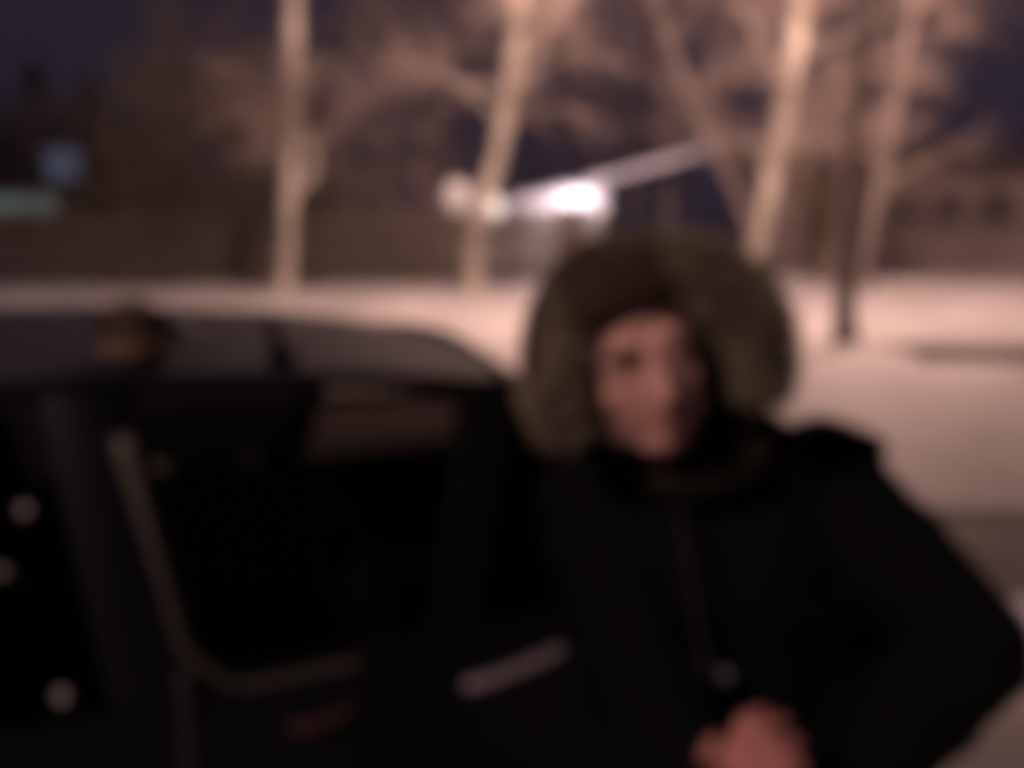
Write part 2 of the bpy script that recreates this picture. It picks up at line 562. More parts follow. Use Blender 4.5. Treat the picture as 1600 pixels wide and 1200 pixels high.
for i, (px, Y, H) in enumerate(bt):
    b = at(px, 400, Y); b.z = 0
    r = random.Random(50 + i)
    pth = []
    x = b.x; yv = b.y
    for k in range(6):
        pth.append((Vector((x, yv, H * k / 5)), 0.13 * (1 - k / 5.6)))
        x += r.uniform(-.25, .25); yv += r.uniform(-.2, .2)
    make_tree('bare_tree', blab[i], [pth], 80 + i, limbs=24, h0=1.6, Lr=(1.2, 2.4), bark='twig', twig='twig' if i in (1, 2, 4, 7, 11) else 'twig_olive',
              nb=8, nt=7, group='bare trees beyond the fence', tw=0.009, limb_obj=False)

# shrubs along the fence
sh = [(310, 21.7, 2.4, 'olive brown shrub behind the middle of the left fence stretch'),
      (475, 22.0, 2.3, 'dense brown shrub close behind the straight pale trunk'),
      (235, 21.8, 2.5, 'tall olive brown shrub at the dark left part of the fence'),
      (395, 22.2, 3.0, 'olive brown shrub behind the fence just left of the straight trunk'),
      (540, 21.8, 2.6, 'brown twiggy shrub behind the fence right of the straight trunk'),
      (655, 21.6, 2.2, 'greyish shrub behind the fence left of the forked trunk'),
      (150, 22.5, 1.9, 'low dark shrub beside the left end of the fence'),
      (1295, 22.6, 2.6, 'brown shrub in front of the low building beside the dark trunk')]
for i, (px, Y, H, lab) in enumerate(sh):
    b = at(px, 420, Y)
    base = Vector((b.x, Y, ground_h(b.x, Y) - 0.03))
    root = empty('shrub', base)
    tag(root, lab, 'shrub', 'shrubs along the fence')
    r = random.Random(200 + i)
    sm = MB(); cm = MB()
    for k in range(16):
        az = r.uniform(0, 6.28); t = r.uniform(0.05, 0.55)
        d = Vector((math.cos(az) * t, math.sin(az) * t, 1))
        lp, lr_ = grow(sm, base + Vector((r.uniform(-.25, .25), r.uniform(-.2, .2), 0)), d, H * r.uniform(0.7, 1.1), 0.024, 6, 5, r)
        for _ in range(12):
            j = r.randrange(1, len(lp))
            bp, _r = grow(cm, lp[j], jitter((lp[j] - lp[j - 1]).normalized(), 0.8, r), r.uniform(.4, .9), 0.010, 4, 3, r)
            for __ in range(4):
                jj = r.randrange(1, len(bp))
                grow(cm, bp[jj], jitter((bp[jj] - bp[jj - 1]).normalized(), 0.9, r), r.uniform(.2, .45), 0.008, 2, 3, r)
    tw = 'twig_olive' if i != 5 else 'twig'
    sm.build('stem', M[tw], root)
    cm.build('crown', M[tw], root)

# dark conifers far at the left
for i, (px, Y, H, lab) in enumerate([(-20, 66, 13.8, 'tall black conifer at the left edge rising behind the dark building'),
                                     (75, 68, 12.6, 'black conifer behind the dark building above the blue lit window'),
                                     (155, 66, 11.0, 'black conifer behind the right end of the dark building'),
                                     (225, 50, 6.0, 'small black conifer just right of the dark building')]):
    b = at(px, 360, Y)
    base = Vector((b.x, Y, 0))
    root = empty('conifer', base); tag(root, lab, 'tree', 'dark conifers at the left')
    r = random.Random(300 + i)
    t = MB(); t.tube([base, base + Vector((0, 0, H * .95))], [.16, .02], 8); t.build('trunk', M['bark_dark'], root)
    c = MB()
    for k in range(2200):
        f = r.random() ** 0.8
        z = H * (0.08 + 0.92 * f)
        rr = (1 - f) ** .7 * H * 0.36 * r.uniform(0.35, 1.1) + 0.05
        az = r.uniform(0, 6.28)
        p = base + Vector((math.cos(az) * rr, math.sin(az) * rr, z - rr * 0.3))
        s = r.uniform(.18, .42)
        dd = Vector((math.cos(az), math.sin(az), -0.45)).normalized()
        sd = Vector((-math.sin(az), math.cos(az), r.uniform(-.3, .3)))
        bI = len(c.v)
        c.v += [tuple(p - dd * s), tuple(p + sd * s * .45), tuple(p + dd * s), tuple(p - sd * s * .45)]
        c.f.append((bI, bI + 1, bI + 2, bI + 3))
    c.build('crown', M['needle'], root, smooth=False)

# ------------------------------------------------------------------ board fence
FY = 20.6
fence = empty('board_fence', (-4.0, FY, 0))
tag(fence, 'weathered brown board fence along the back of the snow field', 'fence')
bm_ = MB(); bm_.box((0, 0, 0), (0.16, 0.024, 1.62), bev=0.004)
board_me = bm_.mesh('board', M['board'], smooth=False)
pm = MB(); pm.box((0, 0, 0), (0.11, 0.11, 1.85), bev=0.008)
post_me = pm.mesh('post', M['board'], smooth=False)
x = -13.4; i = 0
while x < 2.2:
    o = bpy.data.objects.new('board', board_me)
    COL.objects.link(o); o.parent = fence
    o.location = (x + 4.0, -0.045 + rng.uniform(-.004, .004), 0.86 + rng.uniform(-.04, .05) + ground_h(x, FY))
    o.rotation_euler = (0, rng.uniform(-.012, .012), rng.uniform(-.02, .02))
    x += 0.21 + rng.uniform(-.01, .02); i += 1
for k in range(8):
    xx = -13.5 + k * 2.25
    o = bpy.data.objects.new('post', post_me)
    COL.objects.link(o); o.parent = fence
    o.location = (xx + 4.0, 0.10, 0.80 + ground_h(xx, FY))
for z in (0.45, 1.35):
    g = MB(); g.box((-5.6, FY + 0.006, z), (15.8, 0.045, 0.09), bev=0.005)
    g.build('rail', M['board'], fence, smooth=False)

# ------------------------------------------------------------------ low building at the right
BY = 24.0
def wx(px, Y): return at(px, 400, Y).x
x0, x1 = wx(1205, BY), wx(1990, BY)
ztop = at(1500, 262, BY).z
bld = empty('low_building', ((x0 + x1) / 2, BY + 2.5, 0))
tag(bld, 'long low brown building with dark roof at the right edge', 'building')
win = [(1275, 34), (1405, 34), (1478, 30), (1552, 34), (1640, 34), (1740, 34), (1850, 34)]
zs0, zs1 = at(1500, 352, BY).z, at(1500, 296, BY).z
wxs = [(wx(p - w, BY), wx(p + w, BY)) for p, w in win]
# front wall with real openings
g = MB()
edges = [x0] + [e for w in wxs for e in w] + [x1]
T = 0.30
def wbox(xa, xb, za, zb):
    g.box(((xa + xb) / 2, BY + T / 2, (za + zb) / 2), (xb - xa, T, zb - za))
wbox(x0, x1, -0.1, zs0)
wbox(x0, x1, zs1, ztop)
for k in range(0, len(edges), 2):
    wbox(edges[k], edges[k + 1], zs0, zs1)
g.box((x0 + T / 2, BY + 2.5 + T / 2 , ztop / 2 - .05), (T, 5 - T, ztop + .1))
g.box((x1 - T / 2, BY + 2.5 + T / 2, ztop / 2 - .05), (T, 5 - T, ztop + .1))
g.box(((x0 + x1) / 2, BY + 5 + T / 2, ztop / 2 - .05), (x1 - x0, T, ztop + .1))
g.build('wall', M['wall_brown'], bld, smooth=False)
g = MB()
rows = []
for yy, zz in ((BY - 0.55, ztop + 0.003), (BY - 0.55, ztop + 0.15), (BY + 2.5, ztop + 0.85), (BY + 5.5, ztop + 0.15), (BY + 5.5, ztop + 0.003), (BY - 0.55, ztop + 0.003)):
    rows.append([(x0 - 0.4, yy, zz), (x1 + 0.4, yy, zz)])
g.grid(rows)
n0 = len(g.v)
g.f.append((0, 2, 4, 6, 8)); g.f.append((9, 7, 5, 3, 1))
g.build('roof', M['roof_dark'], bld, smooth=False)
for (xa, xb) in wxs:
    f = MB(); w = 0.07
    zc = (zs0 + zs1) / 2; xc = (xa + xb) / 2
    f.box((xa + w / 2, BY + 0.1, zc), (w, 0.08, zs1 - zs0 - 2 * w - .002)); f.box((xb - w / 2, BY + 0.1, zc), (w, 0.08, zs1 - zs0 - 2 * w - .002))
    f.box((xc, BY + 0.1, zs0 + w / 2), (xb - xa - .002, 0.08, w)); f.box((xc, BY + 0.1, zs1 - w / 2), (xb - xa - .002, 0.08, w))
    f.box((xc, BY + 0.098, zc), (0.05, 0.07, zs1 - zs0 - 2 * w - .004))
    wo = f.build('window', M['frame_grey'], bld, smooth=False)
    p = MB(); p.box((xc, BY + 0.125, zc), (xb - xa - .15, 0.012, zs1 - zs0 - .15))
    p.build('pane', M['pane_dark'], wo, smooth=False)
    s = MB(); s.box((xc, BY - 0.05, zs0 - 0.035), (xb - xa + .1, 0.16, 0.05), bev=.006)
    s.build('sill', M['frame_grey'], wo, smooth=False)

# ------------------------------------------------------------------ pavilion, its sloping eave shaped after the floodlight's glare
PY = 22.6
pa, pb = at(690, 352, PY), at(1115, 232, PY)
pav = empty('pavilion', ((pa.x + pb.x) / 2, PY + 1.6, 0))
tag(pav, 'pale shed with a single sloping eave behind the white floodlight', 'shed')
g = MB()
def prism(g, poly, y0, y1):
    b = len(g.v); n = len(poly)
    for p in poly: g.v.append((p[0], y0, p[1]))
    for p in poly: g.v.append((p[0], y1, p[1]))
    g.f.append(tuple(b + k for k in range(n)))
    g.f.append(tuple(b + n + k for k in reversed(range(n))))
    for k in range(n):
        k2 = (k + 1) % n
        g.f.append((b + k2, b + k, b + n + k, b + n + k2))
xl, xr = at(700, 400, PY).x, at(946, 400, PY).x
def eave(x):
    t = (x - pa.x) / (pb.x - pa.x)
    return pa.z + (pb.z - pa.z) * t
prism(g, [(xl, -0.1), (xr, -0.1), (xr, eave(xr) - 0.06), (xl, eave(xl) - 0.06)], PY, PY + 3.2)
g.build('wall', M['wall_pale'], pav, smooth=False)
g = MB()
prism(g, [(pa.x, pa.z - 0.055), (pb.x, pb.z + 0.02), (pb.x, pb.z + 0.06), (pa.x, pa.z + 0.06)], PY - 0.75, PY + 3.6)
g.build('roof', M['frame_grey'], pav, smooth=False)
g = MB()
prism(g, [(pa.x + .02, pa.z + 0.062), (pb.x - .02, pb.z + 0.062), (pb.x - .05, pb.z + 0.09), (pa.x + .05, pa.z + 0.13)], PY - 0.72, PY + 3.58)
g.build('snow_cover', M['clean_snow'], pav, smooth=False)
# glowing tube added along the eave to imitate the floodlight's glare
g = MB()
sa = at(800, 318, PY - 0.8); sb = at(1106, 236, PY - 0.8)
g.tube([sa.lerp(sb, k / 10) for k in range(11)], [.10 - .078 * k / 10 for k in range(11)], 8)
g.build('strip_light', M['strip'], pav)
# door
g = MB(); dx = at(890, 400, PY).x
g.box((dx, PY - 0.02, 0.98), (0.85, 0.05, 1.9), bev=.006)
d = g.build('door', M['board'], pav, smooth=False)
g = MB(); g.box((dx - .32, PY - 0.07, 0.98), (0.05, 0.06, 0.16), bev=.01); g.build('handle', M['steel'], d, smooth=False)

# floodlight on the shed
fl = at(905, 308, PY - 0.95)
flo = empty('floodlight', fl); tag(flo, 'glaring white floodlight under the sloping eave', 'floodlight')
g = MB(); g.tube([fl + Vector((0, .18, 0)), fl + Vector((0, .10, 0)), fl + Vector((0, .02, 0))], [.10, .26, .34], 20); g.build('housing', M['steel'], flo)
g = MB(); g.ell(fl, (.42, .10, .21), n=20, m=12); g.build('lens', M['lamp_white'], flo)
g = MB(); g.tube([fl + Vector((-.3, .16, 0)), fl + Vector((-.3, .93, .1))], .03, 8); g.tube([fl + Vector((.3, .16, 0)), fl + Vector((.3, .93, .1))], .03, 8)
g.build('bracket', M['steel'], flo)
ld = bpy.data.lights.new('floodlight_beam', 'POINT'); ld.energy = 95; ld.color = (1, .80, .92); ld.shadow_soft_size = .12
lo = bpy.data.objects.new('floodlight_beam', ld); COL.objects.link(lo); lo.parent = flo
lo.location = (-.15, .35, -.12)

# glowing blobs added in place of lit wall patches beside the forked trunk
wl_ = at(768, 326, PY - 1.0)
wlo = empty('wall_lamp', wl_); tag(wlo, 'small pale lamp glowing right beside the forked trunk', 'lamp')
g = MB(); g.ell(wl_, (.27, .12, .30)); g.build('globe', emit('globe_glow', (1, .86, .74), 1.15), wlo)
g = MB(); g.tube([wl_ + Vector((0, .08, 0)), wl_ + Vector((0, .99, 0))], .03, 8); g.build('bracket', M['steel'], wlo)
wl2 = at(714, 308, PY - 1.0)
wlo2 = empty('wall_lamp', wl2); tag(wlo2, 'dim warm round lamp just left of the forked trunk', 'lamp')
g = MB(); g.ell(wl2, (.33, .14, .42)); g.build('globe', emit('dim_globe_glow', (1, .74, .60), 0.22), wlo2)
g = MB(); g.tube([wl2 + Vector((0, .08, 0)), wl2 + Vector((0.12, .99, -.4))], .03, 8); g.build('bracket', M['steel'], wlo2)

# ------------------------------------------------------------------ dark building far at the left with two lit windows
DY = 56.0
b0, b1 = at(-140, 400, DY).x, at(205, 400, DY).x
far = empty('far_building', ((b0 + b1) / 2, DY + 3, 0))
tag(far, 'dark distant building with a blue and a pale green lit window', 'building')
ft = at(0, 215, DY).z
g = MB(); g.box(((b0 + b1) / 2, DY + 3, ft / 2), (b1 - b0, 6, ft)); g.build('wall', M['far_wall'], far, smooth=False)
g = MB(); prism(g, [(b0 - .3, ft + .003), (b1 + .3, ft + .003), (b1 - 2, ft + 1.3), (b0 + 2, ft + 1.3)], DY - .4, DY + 6.4); g.build('roof', M['roof_dark'], far, smooth=False)
for (pxa, pya, pxb, pyb, mm, lab) in ((76, 232, 124, 282, 'win_blue', 'blue lit window'), (-40, 306, 88, 336, 'win_green', 'pale green lit window')):
    a_ = at(pxa, pyb, DY); b_ = at(pxb, pya, DY)
    g = MB(); c_ = (a_ + b_) / 2
    for dx_ in (-1, 1): g.box((c_.x + dx_ * (b_.x - a_.x + .16) / 2, DY - .05, c_.z), (.14, .1, b_.z - a_.z))
    for dz_ in (-1, 1): g.box((c_.x, DY - .05, c_.z + dz_ * (b_.z - a_.z + .14) / 2), (b_.x - a_.x + .3, .1, .12))
    wo = g.build('window', M['frame_grey'], far, smooth=False); wo['label'] = lab
    g = MB(); g.box((c_.x, DY - .03, c_.z), (b_.x - a_.x, .04, b_.z - a_.z)); g.build('pane', M[mm], wo, smooth=False)

# ------------------------------------------------------------------ street lamps hung on a span wire over the snow field
A = Vector((0.9, 13.4, 6.7)); B = Vector((7.5, 16.4, 7.5))
dAB = (B - A); dAB.z = 0; dAB.normalize()
P1 = A - dAB * 11.6; P2 = B + dAB * 4.6
for k, P in enumerate((P1, P2)):
    o = empty('wire_pole', (P.x, P.y, 0))
    tag(o, ['grey steel pole holding the span wire at the left end', 'grey steel pole holding the span wire at the right end'][k], 'pole', 'poles of the span wire')
    g = MB(); g.tube([(P.x, P.y, -.2), (P.x, P.y, 8.5)], [.11, .07], 12); g.build('shaft', M['steel'], o)
    g = MB(); g.tube([(P.x, P.y, -.05), (P.x, P.y, .35)], [.17, .16], 12); g.build('base', M['steel'], o)
g = MB()
wire = []
for k in range(25):
    t = k / 24
    p = P1.lerp(P2, t); p.z = 8.4 - 0.25 * math.sin(math.pi * t)
    wire.append(p)
g.tube(wire, 0.012, 5)
w_ = g.build('span_wire', M['steel']); tag(w_, 'thin steel wire carrying two street lamps above the snow', 'wire')
for k, (P, pw) in enumerate(((A, P_MAIN), (B, P_RIGHT))):
    o = empty('pendant_lamp', P)
    tag(o, ['pendant street lamp on the wire above the middle of the snow field', 'pendant street lamp on the wire above the right of the snow field'][k], 'street lamp', 'pendant lamps on the wire')
    g = MB(); g.tube([P + Vector((0, 0, .12)), P + Vector((0, 0, .22)), P + Vector((0, 0, .3))], [.26, .20, .06], 16); g.build('shade', M['steel'], o)
    g = MB(); g.tube([P + Vector((0, 0, .3)), Vector((P.x, P.y, 8.17))], .012, 6); g.build('hanger', M['steel'], o)
    g = MB(); g.ell(P + Vector((0, 0, .06)), (.14, .14, .10)); g.build('bulb', M['lamp_warm'], o)
    ld = bpy.data.lights.new('street_lamp_light', 'POINT'); ld.energy = pw; ld.color = LAMP_COL; ld.shadow_soft_size = .16
    lo = bpy.data.objects.new('street_lamp_light', ld); COL.objects.link(lo); lo.parent = o; lo.location = (0, 0, -.22)

# lamp post on the road side, behind the camera's left shoulder
LP = Vector((-6.4, -5.0, 0))
o = empty('lamp_post', LP); tag(o, 'grey street lamp post on the near side of the road', 'lamp post')
g = MB(); g.tube([LP, LP + Vector((0, 0, 6.4)), LP + Vector((.12, .1, 6.75)), LP + Vector((.5, .35, 6.95)), LP + Vector((1.3, .9, 7.0))], [.1, .065, .06, .05, .045], 12); g.build('shaft', M['steel'], o)
hp = LP + Vector((1.55, 1.07, 6.95))
g = MB(); g.ell(hp, (.36, .2, .09)); g.build('lamp_head', M['steel'], o)
g = MB(); g.ell(hp - Vector((0, 0, .06)), (.24, .13, .07)); g.build('diffuser', emit('post_lamp_glow', (1, .66, .42), 5.0), o)
ld = bpy.data.lights.new('lamp_post_light', 'POINT'); ld.energy = P_BACK; ld.color = (1.0, .66, .58); ld.shadow_soft_size = .2
lo = bpy.data.objects.new('lamp_post_light', ld); COL.objects.link(lo); lo.parent = o; lo.location = hp - LP - Vector((0, 0, .36))

# ------------------------------------------------------------------ the parked car (local axes: x forward, y left, z up)
CA = R(25)
car = empty('parked_car', (-0.037, 2.644, 0), CA)
tag(car, 'dark navy car with black windows and a roof aerial parked behind the person', 'car')
def lerp(a, b, t): return a + (b - a) * t
def interp(tab, x):
    if x <= tab[0][0]: return tab[0][1]
    for (xa, ya), (xb, yb) in zip(tab, tab[1:]):
        if x <= xb:
            t = (x - xa) / (xb - xa)
            return lerp(ya, yb, t)
    return tab[-1][1]
HW = [(-2.62, .70), (-2.4, .775), (-1.9, .825), (-1.0, .84), (.3, .84), (.6, .80), (.82, .70), (.98, .56)]
BELT = [(-2.62, .86), (-2.2, .88), (-.95, .87), (.4, .86), (.6, .83), (.82, .75), (.98, .64)]
ROOF = [(-2.3, 1.41), (-2.0, 1.445), (-1.06, 1.45), (-.6, 1.42), (-.30, 1.38), (-.1, 1.35)]
def hw(x): return interp(HW, x)
def belt(x): return interp(BELT, x)
def rz(x): return interp(ROOF, x)
def side_y(x, z):
    """half width of the body at height z"""
    w = hw(x); b = belt(x)
    if z <= b:
        return w * interp([(.2, .93), (.34, .985), (.55, 1.0), (.72, .985), (.88, .955)], z * .88 / max(b, .3))
    t = min((z - b) / (rz(x) - b), 1.0)
    return lerp(w * .955, w * .955 - .145, t) + .012 * math.sin(math.pi * t)
WH = (-1.62, .56); WR = .315
# lower shell with wheel openings
g = MB()
nx = 84; nz = 14
for sgn in (-1, 1):
    idx = {}
    for i in range(nx + 1):
        x = -2.62 + 3.60 * i / nx
        for j in range(nz + 1):
            z = lerp(.22, belt(x), j / nz)
            idx[i, j] = len(g.v)
            g.v.append((x, sgn * side_y(x, z), z))
    for i in range(nx):
        for j in range(nz):
            q = [g.v[idx[i, j]], g.v[idx[i + 1, j]], g.v[idx[i + 1, j + 1]], g.v[idx[i, j + 1]]]
            cx = sum(p[0] for p in q) / 4; cz = sum(p[2] for p in q) / 4
            if any((cx - w) ** 2 + (cz - .30) ** 2 < (WR + .02) ** 2 for w in WH): continue
            f = (idx[i, j], idx[i + 1, j], idx[i + 1, j + 1], idx[i, j + 1])
            g.f.append(f if sgn < 0 else tuple(reversed(f)))
# ends and floor
for x in (-2.62, .98):
    g.grid([[(x, lerp(-1, 1, k / 8) * side_y(x, lerp(.22, belt(x), j / 6)) * (1 if True else 1), lerp(.22, belt(x), j / 6)) for k in range(9)] for j in range(7)])
g.grid([[(x, s_ * side_y(x, .22) * .98, .225) for s_ in (-1, 1)] for x in (-2.62, -2.2, -1.2, .3, .6, .82, .98)])
body = g.build('body', M['paint'], car, local=True)
sd = body.modifiers.new('t', 'SOLIDIFY'); sd.thickness = .012; sd.offset = -1
# rear deck below the hatch glass and the bonnet
g = MB()
g.grid([[(x, lerp(-1, 1, k / 12) * hw(x) * .953, belt(x) + .05 * (1 - (lerp(-1, 1, k / 12)) ** 2) + .002) for k in range(13)] for x in (.42, .5, .6, .7, .82, .9, .98)])
bo = g.build('bonnet', M['paint'], car, local=True)
# roof panel
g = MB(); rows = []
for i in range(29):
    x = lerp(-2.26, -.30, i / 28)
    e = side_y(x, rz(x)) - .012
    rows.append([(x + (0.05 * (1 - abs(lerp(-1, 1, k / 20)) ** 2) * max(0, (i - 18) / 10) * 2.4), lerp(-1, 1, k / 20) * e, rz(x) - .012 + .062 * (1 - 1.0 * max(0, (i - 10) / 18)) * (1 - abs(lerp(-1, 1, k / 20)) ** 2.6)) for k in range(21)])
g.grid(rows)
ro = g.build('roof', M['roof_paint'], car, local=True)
sd = ro.modifiers.new('t', 'SOLIDIFY'); sd.thickness = .02; sd.offset = -1
g = MB()   # gutter strips along both edges of the roof
for sgn in (-1, 1):
    g.tube([(x, sgn * (side_y(x, rz(x)) - .006), rz(x) - .012) for x in [-2.26 + 1.96 * i / 20 for i in range(21)]], .014, 8)
g.build('gutter', M['rubber'], car, local=True)
def sidept(x, z, sgn, off=0.0):
    return (x, sgn * (side_y(x, z) + off), z)
# pillars
def pillar(name, xa, za, xb, zb, w, sgn, m):
    g = MB(); rows = []
    for i in range(9):
        t = i / 8
        x = lerp(xa, xb, t); z = lerp(za, zb, t)
        rows.append([sidept(x - w, z, sgn, .0), sidept(x - w * .8, z, sgn, .010), sidept(x + w * .8, z, sgn, .010), sidept(x + w, z, sgn, .0),
                     sidept(x + w * .8, z, sgn, -.05), sidept(x - w * .8, z, sgn, -.05)])
    g.grid(rows, close=True)
    return g.build(name, m, car, local=True)
for sgn in (-1, 1):
    pillar('rear_pillar', -2.42, .885, -2.18, 1.42, .075, sgn, M['paint'])
    pillar('middle_pillar', -.475, .875, -.338, 1.38, .046, sgn, M['rubber'])
    pillar('front_pillar', .42, .855, -.28, 1.37, .04, sgn, M['paint'])
    pillar('door_pillar', -1.05, .88, -1.125, 1.43, .075, sgn, M['paint'])
def pane(name, quad, sgn, parent, m, off=-.012, n=8):
    """quad in side coordinates (x, z): bottom left, bottom right, top right, top left"""
    g = MB(); rows = []
    for j in range(n + 1):
        t = j / n; row = []
        for i in range(n + 1):
            s_ = i / n
            x = lerp(lerp(quad[0][0], quad[1][0], s_), lerp(quad[3][0], quad[2][0], s_), t)
            z = lerp(lerp(quad[0][1], quad[1][1], s_), lerp(quad[3][1], quad[2][1], s_), t)
            row.append(sidept(x, z, sgn, off))
        rows.append(row)
    g.grid(rows)
    o = g.build(name, m, parent, local=True)
    return o
def round_loop(pts, rad, n=6):
    out = []
    m_ = len(pts)
    for i in range(m_):
        p0 = Vector(pts[i - 1]); p1 = Vector(pts[i]); p2 = Vector(pts[(i + 1) % m_])
        a = (p0 - p1).normalized(); b = (p2 - p1).normalized()
        r_ = rad[i] if isinstance(rad, (list, tuple)) else rad
        s_, e_ = p1 + a * r_, p1 + b * r_
        for k in range(n + 1):
            t = k / n
            out.append(s_ * (1 - t) ** 2 + p1 * 2 * t * (1 - t) + e_ * t ** 2)
    return out
def sideloop(loop, sgn, off, r_, m, name, parent, n=8):
    dense = []
    for i in range(len(loop)):
        a = loop[i]; b = loop[(i + 1) % len(loop)]
        k = max(1, int((b - a).length / .05))
        for q in range(k): dense.append(a.lerp(b, q / k))
    dense.append(dense[0])
    g = MB(); g.tube([sidept(p.x, p.y, sgn, off) for p in dense], r_, n, cap=False)
    return g.build(name, m, parent, local=True)
def door(x0, x1, sgn, wq, rads, name, hx, hm, hlab, lab, hl=.19):
    g = MB(); rows = []
    for j in range(11):
        z = lerp(.30, belt((x0 + x1) / 2) - .012, j / 10)
        row = []
        for i in range(13):
            x = lerp(x0, x1, i / 12)
            if x < -1.1 and z < .66: x = max(x, WH[0] + math.sqrt(max(0, .36 ** 2 - (z - .30) ** 2)))
            if x > .1 and z < .66: x = min(x, WH[1] - math.sqrt(max(0, .36 ** 2 - (z - .30) ** 2)))
            row.append(sidept(x, z, sgn, .008))
        rows.append(row)
    g.grid(rows)
    d = g.build(name, M['paint'], car, local=True); d['label'] = lab
    sd = d.modifiers.new('t', 'SOLIDIFY'); sd.thickness = .006; sd.offset = -1 if sgn < 0 else 1
    lp = round_loop(wq, rads)
    sideloop(lp, sgn, .006, .012, M['rubber'], 'window_frame', d)
    # pane cut to the frame
    g = MB(); c = Vector((sum(p.x for p in lp) / len(lp), sum(p.y for p in lp) / len(lp)))
    rings = []
    for k in range(6):
        t = k / 5
        rings.append([sidept(*(c.lerp(p, max(t, .002))), sgn, -.004) for p in lp])
    g.grid(rings, close=True)
    g.build('window', M['privacy'] if (name == 'rear_door') == (sgn > 0) else M['glass'], d, local=True)
    # pull handle: recess plate and grip
    z = .775
    g = MB()
    pts = [Vector(sidept(hx - hl / 2 + hl * k / 8, z + (.045 if hl > .2 else .012) * k / 8, sgn, .012 + .018 * math.sin(math.pi * k / 8) ** .5)) for k in range(9)]
    g.tube(pts, .0125, 8)
    h = g.build('handle', hm, d, local=True); h['label'] = hlab
    return d
REARWIN = [(-.965, .885), (-.515, .885), (-.375, 1.365), (-1.045, 1.395)]
FRONTWIN = [(-.435, .885), (.33, .875), (-.20, 1.255), (-.30, 1.345)]
for sgn in (-1, 1):
    door(-1.0, -.48, sgn, [Vector(p) for p in REARWIN], [.10, .03, .03, .06], 'rear_door', -.75,
         M['handle_brown'] if sgn < 0 else M['rubber'], 'rust brown pull handle' if sgn < 0 else 'black pull handle', 'dark rear door', .12)
    door(-.47, .34, sgn, [Vector(p) for p in FRONTWIN], [.03, .06, .05, .03], 'front_door', -.315,
         M['chrome'] if sgn < 0 else M['rubber'], 'pale metal pull handle' if sgn < 0 else 'black pull handle', 'dark front door', .28)
    pane('quarter_window', [(-2.40, .868), (-1.10, .868), (-1.245, 1.405), (-2.18, 1.395)], sgn, car, M['privacy'])
    # window moulding with the pillar edge highlight put into its grey, dark seal below
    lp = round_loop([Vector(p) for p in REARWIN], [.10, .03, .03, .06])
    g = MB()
    trim_glint = [Vector((lerp(-1.05, -.985, k / 10), lerp(1.35, .97, k / 10))) for k in range(11)] + [Vector((lerp(-.975, -.87, t) , .873 + .09 * (1 - t) ** 2)) for t in (.3, .6, 1)] + [Vector((lerp(-.84, -.64, k / 4), .873)) for k in range(5)]
    g.tube([sidept(p.x - .012, p.y, sgn, .014) for p in trim_glint], [.023 - .0145 * min(1, k / 7) for k in range(len(trim_glint))], 8)
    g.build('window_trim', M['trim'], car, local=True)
    g = MB()
    g.tube([sidept(lerp(-.995, -1.0, k / 8), lerp(.93, .58, k / 8), sgn, .010) for k in range(9)], .013, 8)
    g.build('door_seal', M['seal'], car, local=True)
# hatch glass and windscreen
g = MB(); rows = []
for j in range(7):
    t = j / 6
    x = lerp(-2.52, -2.27, t); z = lerp(.90, 1.42, t)
    w = lerp(.70, .60, t)
    rows.append([(x - .05 * (1 - lerp(-1, 1, k / 10) ** 2), lerp(-1, 1, k / 10) * w, z + .03 * t * (1 - lerp(-1, 1, k / 10) ** 2)) for k in range(11)])
g.grid(rows); g.build('rear_window', M['privacy'], car, local=True)
g = MB(); rows = []
for j in range(7):
    t = j / 6
    x = lerp(.46, -.26, t); z = lerp(.86, 1.37, t)
    w = lerp(.74, .61, t)
    rows.append([(x + .08 * (1 - lerp(-1, 1, k / 10) ** 2), lerp(-1, 1, k / 10) * w, z + .045 * (1 - lerp(-1, 1, k / 10) ** 2)) for k in range(11)])
g.grid(rows); g.build('windscreen', M['glass'], car, local=True)
# hatch panel, lights, bumpers
g = MB()
g.grid([[(lerp(-2.65, -2.53, (j / 5) ** 1.5), lerp(-1, 1, k / 8) * lerp(.69, .72, j / 5), lerp(.55, .90, j / 5)) for k in range(9)] for j in range(6)])
hp_ = g.build('tailgate', M['paint'], car, local=True)
sd = hp_.modifiers.new('t', 'SOLIDIFY'); sd.thickness = .02; sd.offset = 0
g = MB(); g.tube([(-2.63, -.10, .80), (-2.635, 0, .80), (-2.63, .10, .80)], .012, 8); g.build('handle', M['chrome'], hp_, local=True)
for sgn in (-1, 1):
    g = MB(); g.box((-2.57, sgn * .655, .72), (.14, .15, .22), bev=.03); g.build('tail_light', M['red_lens'], car, local=True)
    g = MB(); g.box((.95, sgn * .44, .54), (.12, .26, .13), bev=.03); g.build('headlight', glass('lamp_glass', (.8, .8, .8)), car, local=True)
    g = MB(); g.ell((.30, sgn * .92, .93), (.06, .085, .06)); g.tube([(.28, sgn * .80, .89), (.29, sgn * .87, .91)], .02, 8); g.build('wing_mirror', M['paint'], car, local=True)
for x, nm in ((-2.64, 'rear_bumper'), (1.0, 'front_bumper')):
    g = MB(); s_ = -1 if x < 0 else 1
    g.tube([(x - s_ * .22, -.74, .42), (x - s_ * .07, -.64, .42), (x + s_ * .02, -.4, .42), (x + s_ * .03, 0, .42), (x + s_ * .02, .4, .42), (x - s_ * .07, .64, .42), (x - s_ * .22, .74, .42)], .075, 10)
    g.build(nm, M['rubber'], car, local=True)
for o_ in list(car.children):
    if any(m_.type == 'SOLIDIFY' for m_ in o_.modifiers):
        es = o_.modifiers.new('e', 'EDGE_SPLIT'); es.split_angle = R(35)
